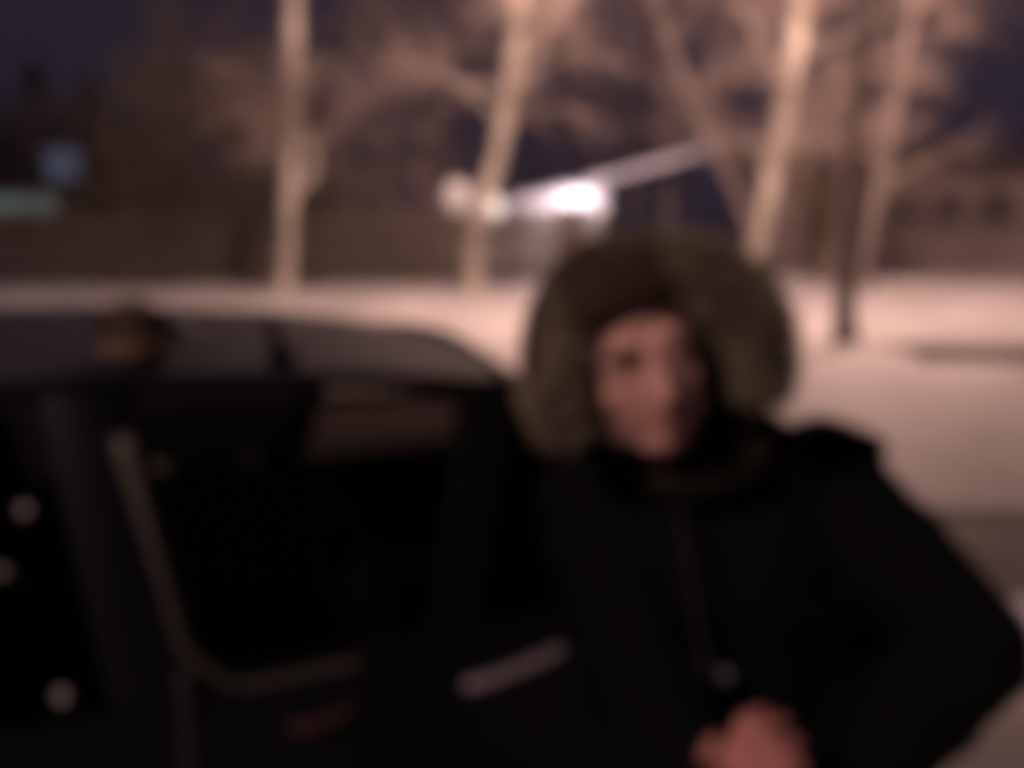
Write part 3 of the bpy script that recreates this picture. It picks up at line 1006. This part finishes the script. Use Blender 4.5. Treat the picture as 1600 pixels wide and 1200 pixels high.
# wheels
for wxp in WH:
    for sgn in (-1, 1):
        g = MB()
        prof = [(.20, -.09), (.27, -.095), (.305, -.075), (.312, 0), (.305, .075), (.27, .095), (.20, .09)]
        g.grid([[(wxp + r_ * math.cos(a), sgn * .735 + o_, .30 + r_ * math.sin(a)) for a in [2 * math.pi * k / 28 for k in range(28)]] for r_, o_ in prof], close=True)
        t = g.build('wheel', M['rubber'], car, local=True)
        g = MB()
        g.grid([[(wxp + r_ * math.cos(a), sgn * (.735 + o_), .30 + r_ * math.sin(a)) for a in [2 * math.pi * k / 28 for k in range(28)]] for r_, o_ in ((.201, .088), (.19, .06), (.08, .05), (.05, .075), (.003, .08))], close=True)
        g.build('rim', M['steel'], t, local=True)
# interior: floor, dashboard, seats with headrests
g = MB(); g.box((-1.0, 0, .36), (2.5, 1.3, .05), bev=.01); g.box((-2.05, 0, .60), (.62, 1.25, .45), bev=.03); g.build('cabin_floor', M['seat'], car, local=True)
g = MB(); g.box((.30, 0, .72), (.26, 1.3, .2), bev=.05); g.build('dashboard', M['seat'], car, local=True)
for (sx, sy, w, h_) in ((-.22, -.36, .50, .50), (-.22, .36, .50, .54), (-1.32, 0, 1.26, .62)):
    g = MB()
    g.box((sx, sy, .50), (.46, w, .18), bev=.06)
    mt = Matrix.Rotation(R(-14), 3, 'Y')
    g.box((sx - .30, sy, .48 + h_ / 2), (.15, w, h_), M=mt, bev=.06)
    g.build('seat', M['seat'], car, local=True)
g = MB(); ring = []
for k in range(25):
    a = 2 * math.pi * k / 24
    ring.append((.10 + .07 * math.sin(a), .36 + .18 * math.cos(a), .88 + .165 * math.sin(a)))
g.tube(ring, .014, 8, cap=False); g.tube([(.10, .36, .88), (.24, .36, .76)], .02, 8); g.build('steering_wheel', M['rubber'], car, local=True)

CARM = Matrix.Translation(Vector((-0.037, 2.644, 0))) @ Matrix.Rotation(CA, 4, 'Z')
def carp(x, y, z): return CARM @ Vector((x, y, z))

def on_roof_px(px, py, z=1.49):
    p0 = at(px, py, 1.0); o_ = Vector((0, 0, CAM_H)); d = p0 - o_
    return o_ + d * ((z - CAM_H) / d.z)
q = CARM.inverted() @ on_roof_px(440, 556)
g = MB(); g.box((q.x, q.y, q.z - .005), (.055, .035, .035), bev=.008); g.tube([(q.x, q.y, q.z), (q.x - .01, q.y, q.z + .04), (q.x - .025, q.y, q.z + .085)], [.013, .011, .008], 8)
g.build('aerial', M['rubber'], car, local=True)
# fur hat left on the roof, pale blobs added on the car for lamp reflections
def tufts(mb_, core_pts, L, n, r, w=.0035):
    """short curved hairs, each a bent sliver"""
    for _ in range(n):
        p, nrm, tan = core_pts(r)
        d = jitter(nrm, .55, r).normalized()
        l_ = L * r.uniform(.55, 1.15)
        sd_ = d.cross(jitter(tan, .4, r)).normalized() * w
        q = p + d * l_ * .55; e = q + (d + jitter(Vector((0, 0, -.45)), .35, r)).normalized() * l_ * .5
        b = len(mb_.v)
        mb_.v += [tuple(p - sd_), tuple(p + sd_), tuple(q + sd_ * .8), tuple(q - sd_ * .8), tuple(e)]
        mb_.f += [(b, b + 1, b + 2, b + 3), (b + 3, b + 2, b + 4)]

hatp = on_roof_px(212, 556, 1.475) + Vector((0, 0, .047))
hat = empty('fur_hat', hatp - Vector((0, 0, .055))); tag(hat, 'small rounded brown fur hat lying on the car roof', 'hat')
g = MB(); g.ell(hatp, (.052, .054, .055), n=20, m=12)
g.build('crown', M['fur_dark'], hat)
g = MB()
def hat_pts(r):
    d = Vector((r.gauss(0, 1), r.gauss(0, 1), r.gauss(0, 1))).normalized()
    return hatp + Vector((d.x * .05, d.y * .053, d.z * .054)), d, d.orthogonal()
tufts(g, hat_pts, .022, 1600, random.Random(5), .002)
g.build('fur', M['fur_dark'], hat, smooth=False)
g = MB()
for k in range(24):
    pass
rows = []
for j in range(8):
    a = 2 * math.pi * j / 8
    rows.append([hatp + Vector(((.054 + .012 * math.cos(a)) * math.cos(b_), (.056 + .012 * math.cos(a)) * math.sin(b_), -.030 + .024 * math.sin(a))) for b_ in [2 * math.pi * k / 24 for k in range(24)]])
rows.append(rows[0])
g.grid(rows, close=True); g.build('brim', M['fur_dark'], hat)

def added_blob(c, r_, lab, seed):  # pale blob added to imitate a bright spot on the car
    r = random.Random(seed)
    g = MB()
    for k in range(7):
        g.ell(c + Vector((r.uniform(-1, 1) * r_ * .5, r.uniform(-1, 1) * r_ * .5, r.uniform(-.4, .4) * r_)), (r_ * r.uniform(.5, .8),) * 3, n=8, m=6)
    g = remesh(g, r_ * .16, 3)
    cc = c.copy()
    o = empty('snow_clump', cc)
    me = g.mesh('snow_clump', M['packed'], True, cc)
    COL.objects.unlink(o); bpy.data.objects.remove(o)
    o = bpy.data.objects.new('snow_clump', me); COL.objects.link(o); o.location = cc
    tag(o, lab, 'snow', 'snow clumps stuck to the car')
def on_car_px(px, py, z_guess, x_rng=(-2.0, -1.0)):
    """point on the car's near side seen at a photo pixel"""
    best = None
    p0 = at(px, py, 1.0); d = (p0 - Vector((0, 0, CAM_H)))
    inv = CARM.inverted()
    t = .8
    while t < 3.5:
        q = inv @ (Vector((0, 0, CAM_H)) + d * t)
        if abs(q.y) <= side_y(q.x, max(min(q.z, rz(q.x)), .2)) :
            return Vector((0, 0, CAM_H)) + d * t
        t += .004
    return Vector((0, 0, CAM_H)) + d * 1.7
added_blob(on_car_px(42, 797, 1), .0105, 'uppermost of the three small snow clumps on the car rear side', 1)
added_blob(on_car_px(6, 893, 1), .0095, 'snow clump cut by the left edge of the picture on the car rear side', 2)
added_blob(on_car_px(100, 1086, 1), .012, 'lowest small snow clump on the rear side of the car', 3)
added_blob(on_roof_px(286, 516, 1.515), .022, 'snow clump on the car roof right beside the fur hat', 4)  # stands in for lit ground snow seen past the roof

# ------------------------------------------------------------------ clump of ploughed snow at the right edge
c = at(1606, 975, 2.6)
g = MB(); r = random.Random(9)
gp = at(1640, 1000, 3.0)
zc = Vector((at(1600, 970, 3.35).x + .06, 3.35, 0.10))
for k in range(12):
    g.ell(zc + Vector((r.uniform(-.14, .14), r.uniform(-.14, .14), r.uniform(-.08, .02))), (r.uniform(.06, .11), r.uniform(.06, .11), r.uniform(.05, .09)), n=8, m=6)
g = remesh(g, .02, 4)
o = bpy.data.objects.new('snow_lump', g.mesh('snow_lump', M['clean_snow'], True, zc)); COL.objects.link(o); o.location = zc
tag(o, 'pale lump of snow on the road beyond the elbow at the right edge', 'snow')

# ------------------------------------------------------------------ the person
PB = Vector((.25, 1.25, 0))
per = empty('person', PB)
tag(per, 'person in black parka with big brown fur hood, hands held together beside the car', 'person')
HC = at(984, 547, 1.12)
ROLL = R(-17)
HOODM = (Matrix.Rotation(ROLL, 3, 'Y') @ Matrix.Rotation(R(9), 3, 'X') @ Matrix.Rotation(R(4), 3, 'Z'))
HM = (Matrix.Rotation(ROLL, 3, 'Y') @ Matrix.Rotation(R(9), 3, 'X') @ Matrix.Rotation(R(9), 3, 'Z')) * 1.09
def hd(x, y, z): return HC + HM @ Vector((x, y, z))      # head axes: x image right, -y towards camera, z up
NECK = Vector((.255, 1.23, 1.385))
CHEST = Vector((.29, 1.27, 1.22)); WAIST = Vector((.29, 1.27, 1.02)); PELV = Vector((.25, 1.27, .90))
SR = Vector((.455, 1.275, 1.365)); SL = Vector((.135, 1.25, 1.345))
ER = at(1519, 1010, 1.05); WRR = at(1276, 1306, .925)
EL = at(1015, 1060, 1.06); WRL = at(1134, 1322, .865)
HIPR, HIPL = Vector((.35, 1.27, .88)), Vector((.15, 1.27, .88))
KNR, KNL = Vector((.37, 1.23, .48)), Vector((.13, 1.23, .48))
ANR, ANL = Vector((.38, 1.28, .09)), Vector((.12, 1.28, .09))

g = MB()
# skull, jaw, face
g.ell(hd(0, .015, .035), (.074, .095, .085), HM, 20, 14)
g.ell(hd(0, -.025, -.020), (.064, .068, .095), HM, 20, 14)
g.ell(hd(0, -.050, -.085), (.036, .036, .030), HM, 14, 10)           # chin
for s_ in (-1, 1):
    g.ell(hd(s_ * .036, -.060, -.022), (.026, .020, .030), HM, 12, 8)      # cheek
    g.ell(hd(s_ * .030, -.068, .010), (.024, .017, .020), HM, 12, 8)      # lids
    g.ell(hd(s_ * .030, -.078, .030), (.028, .010, .009), HM, 12, 8)       # brow ridge
    g.ell(hd(s_ * .074, .012, -.008), (.010, .020, .032), HM, 10, 8)       # ear
    g.capsule(hd(s_ * .045, -.03, -.075), .022, hd(s_ * .062, .0, -.03), .022)
g.capsule(hd(0, -.086, .022), .009, hd(0, -.108, -.022), .012)             # nose
g.ell(hd(0, -.104, -.028), (.017, .014, .010), HM, 10, 8)
g.ell(hd(0, -.082, -.055), (.024, .014, .014), HM, 12, 8)                  # mouth mound
# neck, trunk, limbs
g.capsule(hd(0, .02, -.06), .055, NECK, .058)
g.capsule(NECK, .06, CHEST, .11); g.capsule(CHEST, .125, WAIST, .115); g.capsule(WAIST, .115, PELV, .12)
for Sx, Ex, Wx, in ((SR, ER, WRR), (SL, EL, WRL)):
    g.capsule(NECK + Vector((0, .01, -.03)), .055, Sx, .06)
    g.capsule(CHEST, .10, Sx + Vector((0, 0, -.04)), .06)
    g.capsule(Sx, .055, Ex, .043); g.capsule(Ex, .042, Wx, .028)
for Hx, Kx, Ax in ((HIPR, KNR, ANR), (HIPL, KNL, ANL)):
    g.capsule(PELV, .10, Hx, .085); g.capsule(Hx, .085, Kx, .056); g.capsule(Kx, .055, Ax, .036)
    g.capsule(Ax, .036, Ax + Vector((0, -.15, -.045)), .030)
# hands: palms face each other, fingers up and bent over each other
def hand(W0, palm, inner, tips_lean):
    """inner = unit vector from this palm to the other hand"""
    up = (palm - W0).normalized()
    dep = up.cross(inner).normalized()            # runs across the palm
    if dep.y > 0: dep = -dep                      # towards the camera: little finger side
    g.capsule(W0, .026, W0.lerp(palm, .45), .027)
    k0 = palm + up * .022
    for q in (-.028, -.010, .010, .028):
        g.capsule(W0.lerp(palm, .35) + dep * q * .75, .016, k0 + dep * q, .0145, n=10)
    lens = ((-.030, .040, .026, .020), (-.010, .046, .030, .022), (.011, .042, .028, .021), (.031, .032, .021, .018))
    for q, a, b, c_ in lens:
        p0 = k0 + dep * q
        d1 = (up * .93 + inner * .28 + dep * q * 2).normalized()
        d2 = (up * .55 + inner * .80).normalized()
        d3 = (up * .05 + inner * .95 - up * .25).normalized()
        p1 = p0 + d1 * a; p2 = p1 + d2 * b; p3 = p2 + d3 * c_
        g.capsule(p0, .0100, p1, .0092, n=10); g.capsule(p1, .0092, p2, .0082, n=10); g.capsule(p2, .0082, p3, .0072, n=10)
    t0 = W0.lerp(palm, .35) - dep * .030
    t1 = t0 + (up * .6 - dep * .75 + inner * .2).normalized() * .042
    t2 = t1 + (up * .9 - dep * .1 + inner * .4).normalized() * .032
    g.capsule(t0, .0155, t1, .0115, n=10); g.capsule(t1, .0112, t2, .0090, n=10)
PR = at(1234, 1250, .905); PL = at(1164, 1232, .842)
inn = (PL - PR).normalized()
hand(WRR, PR, inn, 0); hand(WRL, PL, -inn, 0)
gb = remesh(g, .0042, 9, .5)
body_o = gb.build('body', M['skin'], per)
body_o.data.materials.append(M['hand_skin'])          # hands red with cold
for p in body_o.data.polygons:
    c_ = p.center
    if c_.z < 1.27 and c_.y + PB.y < .97: p.material_index = 1
# eyes, brows, lips
for s_ in (-1, 1):
    g = MB(); g.ell(hd(s_ * .030, -.0765, .012), (.013, .010, .006), HM, 12, 8); g.build('eye', M['eye'], per)
    g = MB(); g.ell(hd(s_ * .030, -.0855, .012), (.005, .003, .005), HM, 10, 6); g.build('iris', M['brow'], per)
    g = MB(); g.tube([hd(s_ * .012, -.097, .032), hd(s_ * .030, -.099, .039), hd(s_ * .048, -.086, .034)], [.004, .0055, .003], 6); g.build('eyebrow', M['brow'], per)
g = MB(); g.ell(hd(0, -.0965, -.050), (.021, .006, .0045), HM, 12, 6); g.ell(hd(0, -.0955, -.060), (.018, .007, .006), HM, 12, 6); g.build('lips', M['lip'], per)
# dark hair under the hood
g = MB()
r = random.Random(3)
rows = []
for i in range(9):
    th = R(5 + i * 11)
    rows.append([hd(.082 * math.sin(th) * math.sin(a), .018 - .088 * math.sin(th) * math.cos(a), .045 + .092 * math.cos(th)) for a in [R(58 + 244 * k / 20) for k in range(21)]])
g.grid(rows)
g.grid([[hd(lerp(-.068, .068, k / 12), -.070 - .020 * (1 - lerp(-1, 1, k / 12) ** 2) + .045 * j / 4, .084 + .050 * math.sin(j / 4 * 1.3) - .012 * lerp(-1, 1, k / 12) ** 2) for k in range(13)] for j in range(5)])
g.build('hair', M['hair'], per)

# parka
g = MB()
g.capsule(NECK + Vector((0, .01, -.02)), .095, CHEST, .165)
g.capsule(CHEST + Vector((-.06, -.02, 0)), .165, WAIST + Vector((-.05, 0, 0)), .165)
g.capsule(CHEST + Vector((.06, -.02, 0)), .165, WAIST + Vector((.05, 0, 0)), .165)
g.capsule(WAIST + Vector((-.05, 0, 0)), .165, PELV + Vector((-.07, 0, -.12)), .165)
g.capsule(WAIST + Vector((.05, 0, 0)), .165, PELV + Vector((.07, 0, -.12)), .165)
for Sx, Ex, Wx, s_ in ((SR, ER, WRR, 1), (SL, EL, WRL, -1)):
    g.capsule(NECK + Vector((.03 * s_, .01, -.03)), .095, Sx + Vector((0, 0, -.012)), .092)
    g.capsule(CHEST, .15, Sx + Vector((0, 0, -.06)), .095)
    g.capsule(Sx + Vector((.01 * s_, 0, -.01)), .088 if s_ > 0 else .075, Ex, .075 if s_ > 0 else .070)
    g.capsule(Ex, .074 if s_ > 0 else .070, Wx.lerp(Ex, .12), .054)
g.capsule(SR + Vector((-.03, .02, -.10)), .12, Vector((.46, 1.27, .98)), .15)
g.capsule(Vector((.46, 1.27, .98)), .15, PELV + Vector((.09, 0, -.12)), .16)
# square shoulder tab at the image right
g.capsule(SR + Vector((.0, 0, .05)), .042, SR + Vector((.062, -.01, .035)), .036)
gp_ = remesh(g, .010, 5, .5)
for i, v in enumerate(gp_.v):              # quilted puckers and sleeve folds
    q = Vector(v)
    k = .007 * noise.noise(Vector((q.x * 9, q.y * 9, q.z * 22))) + .005 * noise.noise(q * 28)
    gp_.v[i] = (v[0] + k, v[1] - k, v[2] + k * .4)
gp_.build('parka', M['parka'], per)
# cuffs
for Wx, Ex in ((WRR, ER), (WRL, EL)):
    g = MB(); d = (Ex - Wx).normalized()
    g.tube([Wx + d * -.004, Wx + d * .006, Wx + d * .05, Wx + d * .06], [.040, .052, .056, .050], 16)
    g.build('cuff', M['knit'], per)
# collar and scarf
g = MB()
ring = []
for k in range(17):
    a = R(-200 + 220 * k / 16)
    ring.append(NECK + Vector((.085 * math.cos(a) + .0, .080 * math.sin(a) - .015, .025 + .01 * math.cos(a))))
g.tube(ring, .036, 10); g.build('scarf', M['knit'], per)
# zip and its pull, buttons
def front(px, py):
    """nearest parka surface point at a photo pixel"""
    o_ = Vector((0, 0, CAM_H)); d = (at(px, py, 1) - o_).normalized()
    best = None
    for v in gp_.v:
        w = Vector(v) - o_
        t = w.dot(d)
        if t > .4 and (w - d * t).length < .014 and (best is None or t < best): best = t
    return o_ + d * ((best or 1.0) - .004)
zp = [front(1056 + 8 * k, 760 + 50 * k) for k in range(7)]
g = MB(); g.tube(zp, .004, 6); g.build('zip', M['zip'], per)
bp_ = front(1131, 1058)
g = MB(); g.ell(bp_, (.0125, .007, .0125), n=14); g.build('button', M['button'], per)
bp_ = front(1062, 780)
g = MB(); g.box(bp_, (.010, .006, .03), bev=.002); g.build('zip_pull', M['zip'], per)
# pocket flaps
for (pa_, pb_) in (((1215, 945), (1320, 935)),):
    a_, b_ = front(*pa_), front(*pb_)
    g = MB(); g.grid([[a_.lerp(b_, k / 6) + Vector((0, -.004, .0)) + Vector((0, -.004 * math.sin(math.pi * j / 3), -.016 * j)) for k in range(7)] for j in range(4)])
    pf = g.build('pocket_flap', M['parka'], per)
    sd = pf.modifiers.new('t', 'SOLIDIFY'); sd.thickness = .004

# hood: cloth shell and wide fur edge
OC = at(996, 560, 1.12) + HOODM @ Vector((.010, -.030, -.012))       # centre of the hood opening
OM = HOODM
def opening(a, grow_=0.0, depth=0.0):
    """point on the rim of the hood opening; a = 0 is image right, 90 the crown"""
    ca, sa = math.cos(a), math.sin(a)
    rx = .101 + (.012 if ca > 0 else .0)
    rzv = .100 if sa > 0 else .125
    p = Vector(((rx + grow_) * ca, depth + .02 * sa * sa - .012, (rzv + grow_) * sa))
    return OC + OM @ p
g = MB(); rows = []
for j in range(9):
    t = j / 8
    shrink = .0 + .052 * math.sin(t * math.pi * .55) - .13 * max(0, t - .55) ** 1.2
    rows.append([opening(R(-78 + 326 * k / 32), shrink, .02 + .185 * t) for k in range(33)])
g.grid(rows)
# crown of the hood closes at the back
g.grid([rows[-1], [OC + OM @ Vector((.0, .195, .01 + .02 * math.sin(R(-78 + 326 * k / 32)))) for k in range(33)]])
g.grid([[opening(R(-78 + 326 * k / 32), .0, .02) for k in range(6)], [NECK + Vector((.10 + .012 * k, -.02 + .01 * k, .02 + .006 * k)) for k in range(6)]])   # side flaps down to the collar
g.grid([[opening(R(-78 + 326 * k / 32), .0, .02) for k in range(27, 33)], [NECK + Vector((-.13 + .012 * k, .0, .03)) for k in range(6)]])
ho = g.build('hood', M['parka'], per)
sd = ho.modifiers.new('t', 'SOLIDIFY'); sd.thickness = .012; sd.offset = -1
g = MB(); rows = []
A0, A1 = -31, 194
def fur_c(f):
    a = R(lerp(A0, A1, f))
    thick = .043 * (.58 + .42 * math.sin(math.pi * min(max(f, 0.0), 1.0)) ** .6)
    return a, thick
for i in range(49):
    a, th = fur_c(i / 48)
    c0 = opening(a, .022, .0)
    outw = (opening(a, .05, 0) - opening(a, 0, 0)).normalized()
    dp = OM @ Vector((0, 1, 0))
    rows.append([c0 + outw * th * math.cos(b_) + dp * th * 1.0 * math.sin(b_) for b_ in [2 * math.pi * k / 12 for k in range(12)]])
g.grid(rows, close=True)
g.f.append(tuple(range(12))); g.f.append(tuple(48 * 12 + k for k in reversed(range(12))))
ft_ = g.build('fur_trim', M['fur'], per)
g = MB()
def fur_pts(r):
    a, th = fur_c(r.random())
    b_ = r.uniform(0, 2 * math.pi)
    outw = (opening(a, .05, 0) - opening(a, 0, 0)).normalized()
    dp = OM @ Vector((0, 1, 0))
    n_ = outw * math.cos(b_) + dp * math.sin(b_)
    return opening(a, .022, 0) + n_ * th * .98, (n_ + outw * .35).normalized(), outw.cross(dp)
tufts(g, fur_pts, .026, 9000, random.Random(8), .0016)
g.build('hair_strands', M['fur'], ft_, smooth=False)['kind'] = 'stuff'

# trousers and boots
g = MB()
for Hx, Kx, Ax in ((HIPR, KNR, ANR), (HIPL, KNL, ANL)):
    g.capsule(PELV, .125, Hx, .108); g.capsule(Hx, .105, Kx, .080); g.capsule(Kx, .080, Ax + Vector((0, 0, .06)), .066)
remesh(g, .012, 5).build('trousers', M['trousers'], per)
for Ax in (ANR, ANL):
    g = MB()
    g.capsule(Ax + Vector((0, .005, .17)), .064, Ax + Vector((0, .005, -.02)), .058)
    g.capsule(Ax + Vector((0, .0, -.035)), .053, Ax + Vector((0, -.17, -.040)), .048)
    gg = remesh(g, .009, 4)
    gg.v = [(v[0], v[1], max(v[2], .0)) for v in gg.v]
    b = gg.build('boot', M['boot'], per)

# ------------------------------------------------------------------ frosty night air that catches the lamp light
HAZE = 0.0012
g = MB(); g.box((0, 35, 7.0), (306, 280, 17.0))
hz = g.build('haze', None, smooth=False)
tag(hz, 'thin frosty air glowing round the lamps', None, None, 'stuff')
hm = bpy.data.materials.new('frosty_air'); hm.use_nodes = True
hm.node_tree.nodes.clear()
ho_ = hm.node_tree.nodes.new('ShaderNodeOutputMaterial')
pv = hm.node_tree.nodes.new('ShaderNodeVolumePrincipled')
pv.inputs['Color'].default_value = (0.74, 0.64, 1.0, 1)
pv.inputs['Density'].default_value = HAZE
pv.inputs['Anisotropy'].default_value = 0.35
hm.node_tree.links.new(pv.outputs[0], ho_.inputs['Volume'])
hz.data.materials.append(hm)
